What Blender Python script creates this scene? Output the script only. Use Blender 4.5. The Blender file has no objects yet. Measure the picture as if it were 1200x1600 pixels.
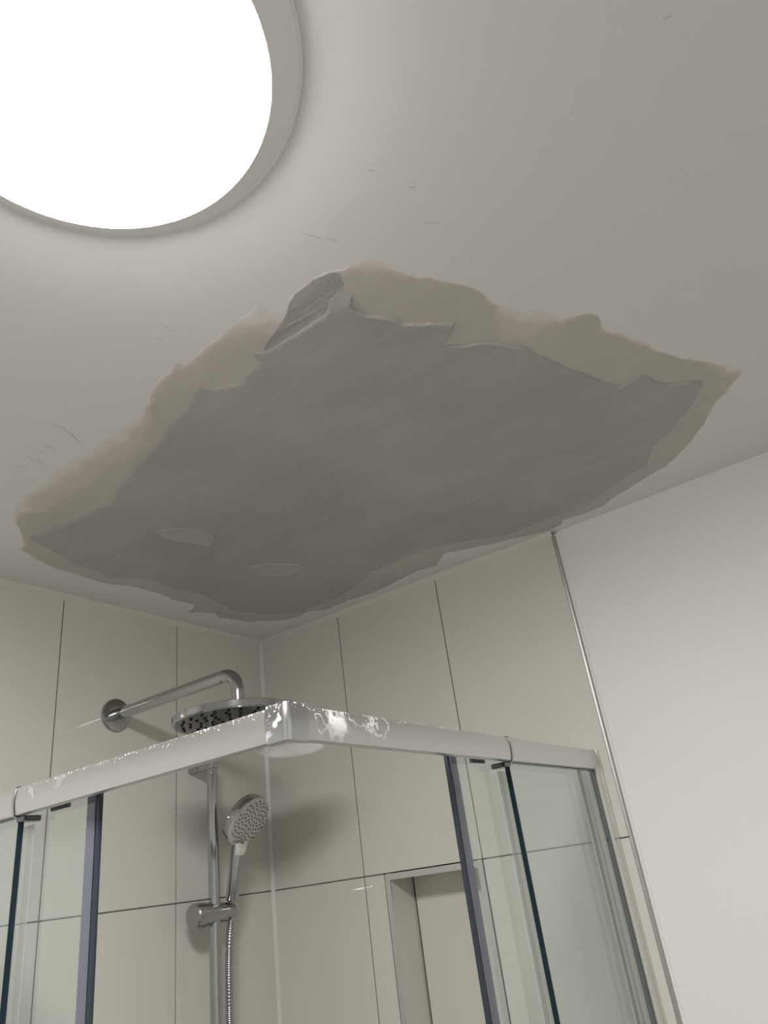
import bpy, bmesh, math, random
import numpy as np
from mathutils import Matrix, Vector, noise as mnoise
from mathutils.geometry import delaunay_2d_cdt

scene = bpy.context.scene
COL = scene.collection
CEIL = 2.40

# ------------------------------------------------------------------ camera
# rows: the camera's right, down and forward axes in world space
CAM = [[0.580634, -0.804221, -0.126861], [0.3051, 0.359392, -0.881902], [0.754837, 0.473357, 0.454043]]
cam_data = bpy.data.cameras.new('camera')
cam_data.sensor_fit = 'VERTICAL'
cam_data.sensor_height = 24.0
cam_data.lens = 1127.69 / 1600 * 24.0
cam_data.clip_start = 0.02
cam = bpy.data.objects.new('camera', cam_data)
COL.objects.link(cam)
r_, d_, f_ = [Vector(v) for v in CAM]
cm = Matrix((( r_.x, -d_.x, -f_.x, -1.4006), (r_.y, -d_.y, -f_.y, -1.3322), (r_.z, -d_.z, -f_.z, 1.775), (0, 0, 0, 1)))
cam.matrix_world = cm
scene.camera = cam

# ------------------------------------------------------------------ world and exposure
world = bpy.data.worlds.new('world')
scene.world = world
world.use_nodes = True
world.node_tree.nodes['Background'].inputs[0].default_value = (0, 0, 0, 1)
world.node_tree.nodes['Background'].inputs[1].default_value = 0.0
scene.view_settings.view_transform = 'Standard'
scene.view_settings.look = 'None'
scene.view_settings.gamma = 1.0
scene.view_settings.use_curve_mapping = False
scene.view_settings.exposure = 0.9
LAMP_STRENGTH = 45.5
DOME = 0.0165

# ------------------------------------------------------------------ material helpers
def material(name):
    m = bpy.data.materials.new(name)
    m.use_nodes = True
    nt = m.node_tree
    return m, nt, nt.nodes['Principled BSDF']

def node(nt, kind, **inp):
    n = nt.nodes.new(kind)
    for k, v in inp.items():
        n.inputs[k.replace('_', ' ')].default_value = v
    return n

def simple(name, color, rough=0.5, metal=0.0, bump=0.0, bscale=60.0, vary=0.0, vscale=5.0, coat=0.0, stretch=None, rvary=0.0):
    m, nt, b = material(name)
    b.inputs['Base Color'].default_value = (*color, 1)
    b.inputs['Roughness'].default_value = rough
    b.inputs['Metallic'].default_value = metal
    b.inputs['Coat Weight'].default_value = coat
    tc = nt.nodes.new('ShaderNodeNewGeometry').outputs['Position']
    if stretch:
        mp = nt.nodes.new('ShaderNodeMapping')
        mp.inputs['Scale'].default_value = stretch
        nt.links.new(tc, mp.inputs['Vector'])
        tc = mp.outputs[0]
    if vary:
        n = node(nt, 'ShaderNodeTexNoise', Scale=vscale, Detail=4.0)
        nt.links.new(tc, n.inputs['Vector'])
        mx = nt.nodes.new('ShaderNodeMix'); mx.data_type = 'RGBA'
        mx.inputs['A'].default_value = (*[c * (1 - vary) for c in color], 1)
        mx.inputs['B'].default_value = (*[min(1, c * (1 + vary)) for c in color], 1)
        nt.links.new(n.outputs['Fac'], mx.inputs['Factor'])
        nt.links.new(mx.outputs['Result'], b.inputs['Base Color'])
    if rvary:
        n = node(nt, 'ShaderNodeTexNoise', Scale=vscale, Detail=5.0)
        nt.links.new(tc, n.inputs['Vector'])
        mr = node(nt, 'ShaderNodeMapRange')
        mr.inputs['To Min'].default_value = max(0.0, rough - rvary)
        mr.inputs['To Max'].default_value = rough + rvary
        nt.links.new(n.outputs['Fac'], mr.inputs['Value'])
        nt.links.new(mr.outputs[0], b.inputs['Roughness'])
    if bump:
        n = node(nt, 'ShaderNodeTexNoise', Scale=bscale, Detail=3.0)
        nt.links.new(tc, n.inputs['Vector'])
        bp = node(nt, 'ShaderNodeBump', Strength=1.0, Distance=bump)
        nt.links.new(n.outputs['Fac'], bp.inputs['Height'])
        nt.links.new(bp.outputs[0], b.inputs['Normal'])
    return m

CEIL_COL = (0.795, 0.775, 0.742)
M = {}
M['ceiling'] = simple('ceiling_paint', CEIL_COL, 0.7, bump=0.00012, bscale=160)
M['wall'] = simple('wall_paint', (0.82, 0.808, 0.772), 0.55, bump=0.0001, bscale=220)
M['tile'] = simple('cream_tile_glaze', (0.675, 0.655, 0.60), 0.03, bump=0.00004, bscale=14, coat=0.0)
M['niche'] = simple('niche_tile_glaze', (0.675, 0.655, 0.60), 0.16, bump=0.0001, bscale=14)
M['grout'] = simple('grout', (0.14, 0.125, 0.105), 0.9)
M['silicone'] = simple('silicone_bead', (0.70, 0.68, 0.63), 0.35, bump=0.0006, bscale=45)
M['chrome'] = simple('chrome', (0.48, 0.49, 0.50), 0.06, 1.0)
M['chrome_worn'] = simple('worn_chrome', (0.42, 0.425, 0.42), 0.2, 1.0, vscale=60, rvary=0.1)
M['dark_chrome'] = simple('dark_chrome', (0.16, 0.165, 0.18), 0.12, 1.0)
M['alu'] = simple('satin_aluminium', (0.66, 0.66, 0.65), 0.38, 1.0)
M['white_alu'] = simple('pale_aluminium', (0.74, 0.74, 0.72), 0.32, 0.85)
M['hose'] = simple('ribbed_hose_metal', (0.42, 0.42, 0.45), 0.3, 1.0)
M['scuff'] = simple('grey_scuff', (0.60, 0.585, 0.565), 0.8)
M['trim'] = simple('dull_trim', (0.40, 0.40, 0.38), 0.42, 0.8)
M['nozzle'] = simple('black_rubber', (0.012, 0.012, 0.013), 0.5)
M['grey_nozzle'] = simple('grey_rubber', (0.10, 0.10, 0.095), 0.6)
M['white_plastic'] = simple('white_plastic', (0.66, 0.66, 0.60), 0.35)
M['dark_seal'] = simple('dark_seal', (0.022, 0.028, 0.042), 0.45)
M['lamp_body'] = simple('white_lamp_body', (0.88, 0.87, 0.87), 0.4)
M['floor'] = simple('grey_floor_tile', (0.40, 0.39, 0.375), 0.5, vary=0.1)
M['tray'] = simple('white_acrylic', (0.8, 0.8, 0.79), 0.2)
M['smear'] = simple('dried_white_filler', (0.82, 0.82, 0.80), 0.85, bump=0.0012, bscale=220, vary=0.12, vscale=240)

m, nt, b = material('lamp_diffuser')
b.inputs['Base Color'].default_value = (0.9, 0.9, 0.9, 1)
b.inputs['Emission Color'].default_value = (1.0, 0.982, 0.972, 1)
b.inputs['Emission Strength'].default_value = LAMP_STRENGTH
M['diffuser'] = m

def glass_mat(name, tint, haze, haze_col, ior=1.5, extra=0.0):
    m = bpy.data.materials.new(name); m.use_nodes = True
    nt = m.node_tree; nt.nodes.remove(nt.nodes['Principled BSDF'])
    out = nt.nodes['Material Output']
    tr = node(nt, 'ShaderNodeBsdfTransparent'); tr.inputs[0].default_value = (*tint, 1)
    gl = node(nt, 'ShaderNodeBsdfGlossy', Roughness=0.02); gl.inputs[0].default_value = (0.95, 1, 0.98, 1)
    df = node(nt, 'ShaderNodeBsdfDiffuse'); df.inputs[0].default_value = (*haze_col, 1)
    fr = node(nt, 'ShaderNodeFresnel', IOR=ior)
    m1 = nt.nodes.new('ShaderNodeMixShader'); m1.inputs[0].default_value = haze
    m2 = nt.nodes.new('ShaderNodeMixShader')
    nt.links.new(tr.outputs[0], m1.inputs[1]); nt.links.new(df.outputs[0], m1.inputs[2])
    gi = nt.nodes.new('ShaderNodeNewGeometry')        # reflect on the entry face only: the pane is one thin sheet
    inv = nt.nodes.new('ShaderNodeMath'); inv.operation = 'SUBTRACT'; inv.inputs[0].default_value = 1.0
    nt.links.new(gi.outputs['Backfacing'], inv.inputs[1])
    mu = nt.nodes.new('ShaderNodeMath'); mu.operation = 'MULTIPLY'
    nt.links.new(fr.outputs[0], mu.inputs[0]); nt.links.new(inv.outputs[0], mu.inputs[1])
    nt.links.new(mu.outputs[0], m2.inputs[0])
    nt.links.new(m1.outputs[0], m2.inputs[1]); nt.links.new(gl.outputs[0], m2.inputs[2])
    nt.links.new(m2.outputs[0], out.inputs[0])
    return m
M['glass'] = glass_mat('clear_green_glass', (0.955, 0.972, 0.965), 0.05, (0.66, 0.70, 0.69))
M['glass_edge'] = simple('glass_edge', (0.004, 0.013, 0.022), 0.15)
M['lavender_seal'] = glass_mat('translucent_seal', (0.52, 0.53, 0.62), 0.55, (0.22, 0.23, 0.29))
M['clear_seal'] = glass_mat('clear_seal', (0.86, 0.88, 0.87), 0.22, (0.72, 0.73, 0.71))

# satin rail with dried filler: splashes around given spots and grains along the upper edge
def rail_mat(name, spots, base, rough, topgrain, grain_amount):
    m, nt, b = material(name)
    pos = nt.nodes.new('ShaderNodeNewGeometry').outputs['Position']
    nz = node(nt, 'ShaderNodeTexNoise', Scale=75.0, Detail=8.0)
    nt.links.new(pos, nz.inputs['Vector'])
    fac = None
    def math_(op, a, bb):
        n = nt.nodes.new('ShaderNodeMath'); n.operation = op
        for i, v in enumerate((a, bb)):
            if isinstance(v, (int, float)): n.inputs[i].default_value = v
            else: nt.links.new(v, n.inputs[i])
        return n.outputs[0]
    for (c, rad, ring, amp) in spots:
        ds = nt.nodes.new('ShaderNodeVectorMath'); ds.operation = 'DISTANCE'
        nt.links.new(pos, ds.inputs[0]); ds.inputs[1].default_value = c
        w = math_('MULTIPLY', math_('SUBTRACT', nz.outputs['Fac'], 0.5), 0.05)
        dist = math_('ADD', ds.outputs['Value'], w)
        if ring:
            dist = math_('ABSOLUTE', math_('SUBTRACT', dist, rad), 0.0)
            r = ring
        else:
            r = rad
        mr = node(nt, 'ShaderNodeMapRange'); mr.clamp = True
        mr.inputs['From Min'].default_value = r; mr.inputs['From Max'].default_value = r * 0.6
        mr.inputs['To Min'].default_value = 0; mr.inputs['To Max'].default_value = amp
        nt.links.new(dist, mr.inputs['Value'])
        fac = mr.outputs[0] if fac is None else math_('MAXIMUM', fac, mr.outputs[0])
    # grains close to the top edge
    sp = nt.nodes.new('ShaderNodeSeparateXYZ'); nt.links.new(pos, sp.inputs[0])
    mr = node(nt, 'ShaderNodeMapRange'); mr.inputs['From Min'].default_value = topgrain - 0.012; mr.inputs['From Max'].default_value = topgrain + 0.002
    nt.links.new(sp.outputs['Z'], mr.inputs['Value'])
    n2 = node(nt, 'ShaderNodeTexNoise', Scale=330.0, Detail=2.0); nt.links.new(pos, n2.inputs['Vector'])
    g = math_('ADD', math_('MULTIPLY', mr.outputs[0], 0.26), n2.outputs['Fac'])
    mg = node(nt, 'ShaderNodeMapRange'); mg.inputs['From Min'].default_value = 0.80 - grain_amount; mg.inputs['From Max'].default_value = 0.86 - grain_amount
    nt.links.new(g, mg.inputs['Value'])
    fac = mg.outputs[0] if fac is None else math_('MAXIMUM', fac, mg.outputs[0])
    n3 = node(nt, 'ShaderNodeTexNoise', Scale=160.0, Detail=4.0); nt.links.new(pos, n3.inputs['Vector'])
    m3 = node(nt, 'ShaderNodeMapRange'); m3.inputs['From Min'].default_value = 0.32; m3.inputs['From Max'].default_value = 0.55
    m3.inputs['To Min'].default_value = 0.35
    nt.links.new(n3.outputs['Fac'], m3.inputs['Value'])
    fac = math_('MULTIPLY', fac, m3.outputs[0])
    mx = nt.nodes.new('ShaderNodeMix'); mx.data_type = 'RGBA'
    mx.inputs['A'].default_value = (*base, 1); mx.inputs['B'].default_value = (0.74, 0.74, 0.72, 1)
    nt.links.new(fac, mx.inputs['Factor'])
    nt.links.new(mx.outputs['Result'], b.inputs['Base Color'])
    nt.links.new(math_('SUBTRACT', 1.0, fac), b.inputs['Metallic'])
    rr = node(nt, 'ShaderNodeMapRange'); rr.inputs['To Min'].default_value = rough; rr.inputs['To Max'].default_value = 0.85
    nt.links.new(fac, rr.inputs['Value']); nt.links.new(rr.outputs[0], b.inputs['Roughness'])
    return m

STREAK_ANGLE = 62
# plaster: trowel streaks in relief and faint drying blotches in colour
def plaster_mat(name, col, feather_from=None, beige=None, blotch=0.10, streak=0.0010):
    m, nt, b = material(name)
    b.inputs['Roughness'].default_value = 0.85
    pos = nt.nodes.new('ShaderNodeNewGeometry').outputs['Position']
    mp = nt.nodes.new('ShaderNodeMapping')
    mp.inputs['Rotation'].default_value = (0, 0, math.radians(STREAK_ANGLE))
    mp.inputs['Scale'].default_value = (17.0, 4.0, 1.0)
    nt.links.new(pos, mp.inputs['Vector'])
    st = node(nt, 'ShaderNodeTexNoise', Scale=1.6, Detail=6.0, Distortion=0.6)
    nt.links.new(mp.outputs[0], st.inputs['Vector'])
    fine = node(nt, 'ShaderNodeTexNoise', Scale=160.0, Detail=4.0); nt.links.new(pos, fine.inputs['Vector'])
    big = node(nt, 'ShaderNodeTexNoise', Scale=4.5, Detail=5.0, Distortion=0.4); nt.links.new(pos, big.inputs['Vector'])
    add = nt.nodes.new('ShaderNodeMath'); add.operation = 'MULTIPLY_ADD'
    nt.links.new(fine.outputs['Fac'], add.inputs[0]); add.inputs[1].default_value = 0.22; nt.links.new(st.outputs['Fac'], add.inputs[2])
    bp = node(nt, 'ShaderNodeBump', Strength=1.0, Distance=streak)
    nt.links.new(add.outputs[0], bp.inputs['Height']); nt.links.new(bp.outputs[0], b.inputs['Normal'])
    mx = nt.nodes.new('ShaderNodeMix'); mx.data_type = 'RGBA'
    mx.inputs['A'].default_value = (*[c * (1 - blotch) for c in col], 1)
    mx.inputs['B'].default_value = (*[c * (1 + blotch) for c in col], 1)
    av = nt.nodes.new('ShaderNodeMath'); av.operation = 'MULTIPLY_ADD'
    nt.links.new(st.outputs['Fac'], av.inputs[0]); av.inputs[1].default_value = 0.45; 
    hb = nt.nodes.new('ShaderNodeMath'); hb.operation = 'MULTIPLY'; nt.links.new(big.outputs['Fac'], hb.inputs[0]); hb.inputs[1].default_value = 0.55
    nt.links.new(hb.outputs[0], av.inputs[2])
    cr = node(nt, 'ShaderNodeMapRange'); cr.inputs['From Min'].default_value = 0.35; cr.inputs['From Max'].default_value = 0.65
    nt.links.new(av.outputs[0], cr.inputs['Value'])
    nt.links.new(cr.outputs[0], mx.inputs['Factor'])
    final = mx.outputs['Result']
    if feather_from:
        at = nt.nodes.new('ShaderNodeAttribute'); at.attribute_name = 'cover'
        nn = node(nt, 'ShaderNodeTexNoise', Scale=42.0, Detail=5.0); nt.links.new(pos, nn.inputs['Vector'])
        w = nt.nodes.new('ShaderNodeMath'); w.operation = 'MULTIPLY_ADD'
        nt.links.new(nn.outputs['Fac'], w.inputs[0]); w.inputs[1].default_value = 0.6; w.inputs[2].default_value = -0.3
        sm = nt.nodes.new('ShaderNodeMath'); nt.links.new(at.outputs['Fac'], sm.inputs[0]); nt.links.new(w.outputs[0], sm.inputs[1])
        r1 = node(nt, 'ShaderNodeMapRange'); r1.inputs['From Min'].default_value = 0.0; r1.inputs['From Max'].default_value = 0.45
        r2 = node(nt, 'ShaderNodeMapRange'); r2.inputs['From Min'].default_value = 0.62; r2.inputs['From Max'].default_value = 0.95
        nt.links.new(sm.outputs[0], r1.inputs['Value']); nt.links.new(sm.outputs[0], r2.inputs['Value'])
        a = nt.nodes.new('ShaderNodeMix'); a.data_type = 'RGBA'
        a.inputs['A'].default_value = (*feather_from, 1); a.inputs['B'].default_value = (*beige, 1)
        nt.links.new(r1.outputs[0], a.inputs['Factor'])
        c = nt.nodes.new('ShaderNodeMix'); c.data_type = 'RGBA'
        nt.links.new(a.outputs['Result'], c.inputs['A']); nt.links.new(final, c.inputs['B']); nt.links.new(r2.outputs[0], c.inputs['Factor'])
        final = c.outputs['Result']
    nt.links.new(final, b.inputs['Base Color'])
    return m
M['skim'] = plaster_mat('beige_skim_coat', (0.535, 0.508, 0.468), CEIL_COL, (0.63, 0.575, 0.535), blotch=0.05, streak=0.0006)
M['repair'] = plaster_mat('grey_repair_plaster', (0.43, 0.408, 0.376), blotch=0.08, streak=0.0012)
M['streak'] = plaster_mat('rough_scraped_plaster', (0.39, 0.378, 0.36), blotch=0.2, streak=0.005)
M['filled'] = plaster_mat('pale_hole_filler', (0.47, 0.45, 0.42), blotch=0.04, streak=0.0006)

# ------------------------------------------------------------------ mesh helpers
def link(o, parent=None):
    COL.objects.link(o)
    if parent is not None:
        o.parent = parent
    return o

def mesh_obj(name, bm, mat, parent=None, smooth=False, angle=None, offset=None):
    me = bpy.data.meshes.new(name)
    bmesh.ops.recalc_face_normals(bm, faces=bm.faces)
    bm.to_mesh(me); bm.free()
    for mm in (mat if isinstance(mat, (list, tuple)) else [mat]):
        me.materials.append(M[mm] if isinstance(mm, str) else mm)
    if smooth:
        me.polygons.foreach_set('use_smooth', [True] * len(me.polygons))
        me.set_sharp_from_angle(angle=math.radians(angle or 35))
    o = bpy.data.objects.new(name, me)
    link(o, parent)
    if parent is not None:                     # vertices are given in world space; parents are unrotated
        o.location = -parent.location if offset is None else offset
    return o

def thing(name, label, cat, loc, group=None):
    o = bpy.data.objects.new(name, None)
    o.empty_display_size = 0.05
    o.location = loc
    o['label'] = label; o['category'] = cat
    if group: o['group'] = group
    return link(o)

def structure(o, label=None):
    o['kind'] = 'structure'
    if label: o['label'] = label
    return o

def box(bm, lo, hi, bevel=0.0, seg=1):
    lo = Vector(lo); hi = Vector(hi)
    r = bmesh.ops.create_cube(bm, size=1.0)
    vs = r['verts']
    for v in vs:
        v.co = Vector([lo[i] + (v.co[i] + 0.5) * (hi[i] - lo[i]) for i in range(3)])
    if bevel:
        es = list({e for v in vs for e in v.link_edges})
        bmesh.ops.bevel(bm, geom=es, offset=bevel, segments=seg, affect='EDGES', profile=0.5)
    return bm

def new_box(lo, hi, bevel=0.0, seg=1):
    return box(bmesh.new(), lo, hi, bevel, seg)

def frame_axes(d):
    d = Vector(d).normalized()
    a = Vector((0, 0, 1)) if abs(d.z) < 0.9 else Vector((1, 0, 0))
    u = d.cross(a).normalized()
    return u, d.cross(u).normalized()

def tube(bm, pts, radii, seg=24, caps=True):
    pts = [Vector(p) for p in pts]
    if isinstance(radii, (int, float)): radii = [radii] * len(pts)
    rings = []
    u = None
    for i, p in enumerate(pts):
        t = (pts[min(i + 1, len(pts) - 1)] - pts[max(i - 1, 0)])
        t.normalize()
        if u is None:
            u, v = frame_axes(t)
        else:
            u = (u - t * u.dot(t)).normalized(); v = t.cross(u)
        rings.append([bm.verts.new(p + (u * math.cos(2 * math.pi * k / seg) + v * math.sin(2 * math.pi * k / seg)) * radii[i]) for k in range(seg)])
    for a, b_ in zip(rings, rings[1:]):
        for k in range(seg):
            bm.faces.new((a[k], a[(k + 1) % seg], b_[(k + 1) % seg], b_[k]))
    if caps:
        bm.faces.new(rings[0]); bm.faces.new(list(reversed(rings[-1])))
    return bm

def lathe(bm, origin, axis, prof, seg=48, close=True):
    """prof: list of (distance along the axis, radius)"""
    o = Vector(origin); d = Vector(axis).normalized(); u, v = frame_axes(d)
    rings = []
    for (h, r) in prof:
        if r < 1e-6:
            rings.append([bm.verts.new(o + d * h)])
        else:
            rings.append([bm.verts.new(o + d * h + (u * math.cos(2 * math.pi * k / seg) + v * math.sin(2 * math.pi * k / seg)) * r) for k in range(seg)])
    for a, b_ in zip(rings, rings[1:]):
        for k in range(seg):
            k2 = (k + 1) % seg
            if len(a) == 1 and len(b_) == 1: continue
            if len(a) == 1: bm.faces.new((a[0], b_[k2], b_[k]))
            elif len(b_) == 1: bm.faces.new((a[k], a[k2], b_[0]))
            else: bm.faces.new((a[k], a[k2], b_[k2], b_[k]))
    if close:
        if len(rings[0]) > 1: bm.faces.new(rings[0])
        if len(rings[-1]) > 1: bm.faces.new(list(reversed(rings[-1])))
    return bm

def sweep(bm, section, path):
    """section: list of (a, b) ; path: list of functions mapping (a, b) to a point. Closed section, capped."""
    rings = [[bm.verts.new(f(a, b_)) for a, b_ in section] for f in path]
    n = len(section)
    for p, q in zip(rings, rings[1:]):
        for k in range(n):
            bm.faces.new((p[k], p[(k + 1) % n], q[(k + 1) % n], q[k]))
    bm.faces.new(rings[0]); bm.faces.new(list(reversed(rings[-1])))
    return bm

# ================================================================== THE ROOM
XW, YW = -2.40, -2.10          # far sides of the room, behind the camera
WR = 0.012                     # the painted wall lies this far behind the tile faces
TZ = [2.40, 1.793, 1.190, 0.590, 0.0]
NY0, NY1, NZ0, NZ1, ND = -0.566, -0.325, 1.192, 1.793, 0.085   # niche opening and depth

bm = new_box((XW - 0.1, YW - 0.1, -0.1), (0.2, 0.2, 0.0))
structure(mesh_obj('floor', bm, 'floor'))
bm = new_box((XW - 0.1, YW - 0.1, CEIL), (0.2, 0.2, CEIL + 0.1))
ceiling = structure(mesh_obj('ceiling', bm, 'ceiling'))
bm = new_box((XW - 0.1, WR, 0), (WR, WR + 0.1, CEIL))
wall_left = structure(mesh_obj('wall_left', bm, 'wall'))
bm = bmesh.new()                               # the wall with the niche: four blocks round the hole
e = 0.006
box(bm, (WR, YW - 0.1, 0), (0.16, NY0 - e, CEIL))
box(bm, (WR, NY1 + e, 0), (0.16, WR + 0.1, CEIL))
box(bm, (WR, NY0 - e, 0), (0.16, NY1 + e, NZ0 - e))
box(bm, (WR, NY0 - e, NZ1 + e), (0.16, NY1 + e, CEIL))
box(bm, (ND + e, NY0 - e, NZ0 - e), (0.16, NY1 + e, NZ1 + e))
wall_right = structure(mesh_obj('wall_right', bm, 'wall'))
bm = new_box((XW - 0.1, YW - 0.1, 0), (XW, WR, CEIL))
structure(mesh_obj('wall_far', bm, 'wall'))
bm = new_box((XW, YW - 0.1, 0), (WR, YW, CEIL))
structure(mesh_obj('wall_back', bm, 'wall'))

# ---- tiles: each one its own object, faces at y = 0 and x = 0, joints 2.4 mm wide
TT = 0.0018
def tile_bm(a0, a1, z0, z1, side, g=0.0012):
    lo, hi = (a0 + g, z0 + g), (a1 - g, z1 - g)
    bm = bmesh.new()
    if side == 'left': box(bm, (lo[0], 0.0, lo[1]), (hi[0], TT, hi[1]))
    else: box(bm, (0.0, lo[0], lo[1]), (TT, hi[0], hi[1]))
    es = []
    for e_ in bm.edges:
        k = 1 if side == 'left' else 0
        if abs(e_.verts[0].co[k]) < 1e-6 and abs(e_.verts[1].co[k]) < 1e-6: es.append(e_)
    bmesh.ops.bevel(bm, geom=es, offset=0.0006, segments=1, affect='EDGES')
    return bm

TXL = [-0.870, -0.5845, -0.2855, -0.001]
TYR = [-0.868, -0.566, -0.270, -0.001]
mesh_obj('grout', new_box((-0.870, TT, 0.001), (0.0, WR, CEIL - 0.001)), 'grout', wall_left)
for i in range(3):
    for j in range(4):
        mesh_obj('tile', tile_bm(TXL[i], TXL[i + 1], TZ[j + 1], TZ[j], 'left'), 'tile', wall_left)
bm = bmesh.new()
box(bm, (TT, -0.868, 0.001), (WR, NY0 - e, CEIL - 0.001))
box(bm, (TT, NY1 + e, 0.001), (WR, WR, CEIL - 0.001))
box(bm, (TT, NY0 - e, 0.001), (WR, NY1 + e, NZ0 - e))
box(bm, (TT, NY0 - e, NZ1 + e), (WR, NY1 + e, CEIL - 0.001))
mesh_obj('grout', bm, 'grout', wall_right)
for i in range(3):
    for j in range(4):
        a0, a1 = TYR[i], TYR[i + 1]
        if i == 1 and j == 1: a0 = NY1 + 0.001
        mesh_obj('tile', tile_bm(a0, a1, TZ[j + 1], TZ[j], 'right'), 'tile', wall_right)
# niche lining: five slabs and the metal frame with mitred corners
f0 = 0.0125
mesh_obj('niche_back', new_box((ND, NY0 + 0.001, NZ0), (ND + 0.004, NY1 - f0 - 0.0045, NZ1)), 'niche', wall_right)
mesh_obj('niche_side', new_box((TT, NY1 - f0, NZ0), (ND + 0.004, NY1 - f0 + 0.006, NZ1)), 'niche', wall_right)
mesh_obj('niche_side', new_box((TT, NY0 + f0 - 0.006, NZ0), (ND + 0.004, NY0 + f0, NZ1)), 'niche', wall_right)
mesh_obj('niche_top', new_box((TT, NY0 + f0, NZ1 - f0), (ND, NY1 - f0, NZ1 - f0 + 0.006)), 'niche', wall_right)
mesh_obj('niche_sill', new_box((TT, NY0 + f0, NZ0 + f0 - 0.006), (ND, NY1 - f0, NZ0 + f0)), 'niche', wall_right)
mesh_obj('niche_joint', new_box((ND + 0.001, NY1 - f0 - 0.0046, NZ0), (ND + 0.004, NY1 - f0 - 0.0002, NZ1)), 'grout', wall_right)
bm = bmesh.new()
def quad_prism(pts, x0, x1):
    a = [bm.verts.new((x0, y, z)) for y, z in pts]; b_ = [bm.verts.new((x1, y, z)) for y, z in pts]
    bm.faces.new(a); bm.faces.new(list(reversed(b_)))
    for k in range(4): bm.faces.new((a[k], a[(k + 1) % 4], b_[(k + 1) % 4], b_[k]))
O = [(NY1 - 0.001, NZ1 - 0.001), (NY0 + 0.001, NZ1 - 0.001), (NY0 + 0.001, NZ0 + 0.001), (NY1 - 0.001, NZ0 + 0.001)]
I = [(NY1 - f0 - 0.0005, NZ1 - f0 - 0.0005), (NY0 + f0 + 0.0005, NZ1 - f0 - 0.0005), (NY0 + f0 + 0.0005, NZ0 + f0 + 0.0005), (NY1 - f0 - 0.0005, NZ0 + f0 + 0.0005)]
for k in range(4):
    bm = bmesh.new()
    k2 = (k + 1) % 4
    dy = 0.0003
    quad_prism([O[k], O[k2], I[k2], I[k]], -0.0016, 0.0017)
    mesh_obj('niche_frame', bm, 'white_alu', wall_right)

# ---- trims: the metal edge of the tiling, paint bead beside it, silicone beads
bm = bmesh.new()
sec = [(-0.0014, -0.868), (-0.0008, -0.8718), (0.0004, -0.8725), (0.0118, -0.8725), (0.0118, -0.8682), (0.0, -0.868)]
sweep(bm, sec, [lambda a, b_, z=z: (a, b_, z) for z in (0.001, CEIL - 0.008)])
structure(mesh_obj('trim_1', bm, 'trim'), 'slim metal edge trim where the tiles meet the painted wall')
bm = bmesh.new()
sec = [(WR - 0.0002, -0.8727), (WR - 0.004, -0.8727), (WR - 0.0035, -0.8745), (WR - 0.002, -0.8765), (WR - 0.0002, -0.878)]
sweep(bm, sec, [lambda a, b_, z=z: (a, b_, z) for z in (0.001, CEIL - 0.004)])
structure(mesh_obj('trim_2', bm, 'wall'), 'thin white filler bead beside the metal tile trim')
bm = bmesh.new()
sec = [(-0.874, -0.0012), (-0.8703, -0.0012), (-0.8703, 0.0118), (-0.874, 0.0118)]
sweep(bm, sec, [lambda a, b_, z=z: (a, b_, z) for z in (0.001, CEIL - 0.008)])
structure(mesh_obj('trim_3', bm, 'alu'), 'slim metal trim ending the tiles beside the shower')

random.seed(4)
def bead(name, fn, length, n, size, label, mat='silicone'):
    """fn(t, a, b): t along the bead, a away from one wall, b away from the other"""
    bm = bmesh.new()
    path = []
    for i in range(n + 1):
        t = length * i / n
        s = size * (1 + 0.25 * mnoise.noise(Vector((t * 9, 3.1, size * 100))) + 0.18 * mnoise.noise(Vector((t * 35, 7.7, 1))))
        path.append(lambda a, b_, t=t, s=s: fn(t, a * s, b_ * s))
    sec = [(0.02, 0.02), (1.0, 0.02), (0.72, 0.28), (0.5, 0.5), (0.28, 0.72), (0.02, 1.0)]
    sweep(bm, sec, path)
    return structure(mesh_obj(name, bm, mat, smooth=True, angle=50), label)
bead('trim_4', lambda t, a, b_: (-0.001 - t, -a, CEIL - b_), 0.868, 120, 0.011, 'pale silicone bead between the left tiles and the ceiling')
bead('trim_5', lambda t, a, b_: (-a, -0.001 - t, CEIL - b_), 0.868, 120, 0.011, 'pale silicone bead between the right tiles and the ceiling')
bead('trim_6', lambda t, a, b_: (-a, -b_, CEIL - 0.006 - t), 2.38, 160, 0.0062, 'pale silicone bead up the tiled corner')
bead('trim_7', lambda t, a, b_: (WR - a, -0.88 - t, CEIL - b_), 1.2, 60, 0.004, 'thin paint bead between the painted wall and the ceiling', 'wall')

# ================================================================== CEILING LAMP
LC = Vector((-1.210, -0.989, CEIL))
lamp = thing('ceiling_lamp', 'round white surface-mounted ceiling lamp with a glowing opal disc', 'lamp', LC)
bm = bmesh.new()
lathe(bm, LC, (0, 0, -1), [(0.0, 0.172), (0.0, 0.1765), (0.001, 0.1775), (0.0024, 0.1772), (0.0032, 0.1766), (0.0031, 0.1756), (0.0025, 0.1746), (0.0034, 0.1730), (0.0215, 0.1520), (0.0232, 0.1500), (0.0230, 0.1486), (0.016, 0.1480)], seg=128, close=False)
mesh_obj('lamp_rim', bm, 'lamp_body', lamp, smooth=True, angle=40)
bm = bmesh.new()
R0 = 0.1482
prof = [(0.016, R0)] + [(0.0235 + DOME * math.sin(math.radians(t)), R0 * math.cos(math.radians(t))) for t in range(0, 90, 6)] + [(0.0235 + DOME, 0.0)]
lathe(bm, LC, (0, 0, -1), prof, seg=128, close=False)
mesh_obj('diffuser', bm, 'diffuser', lamp, smooth=True, angle=60)

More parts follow.
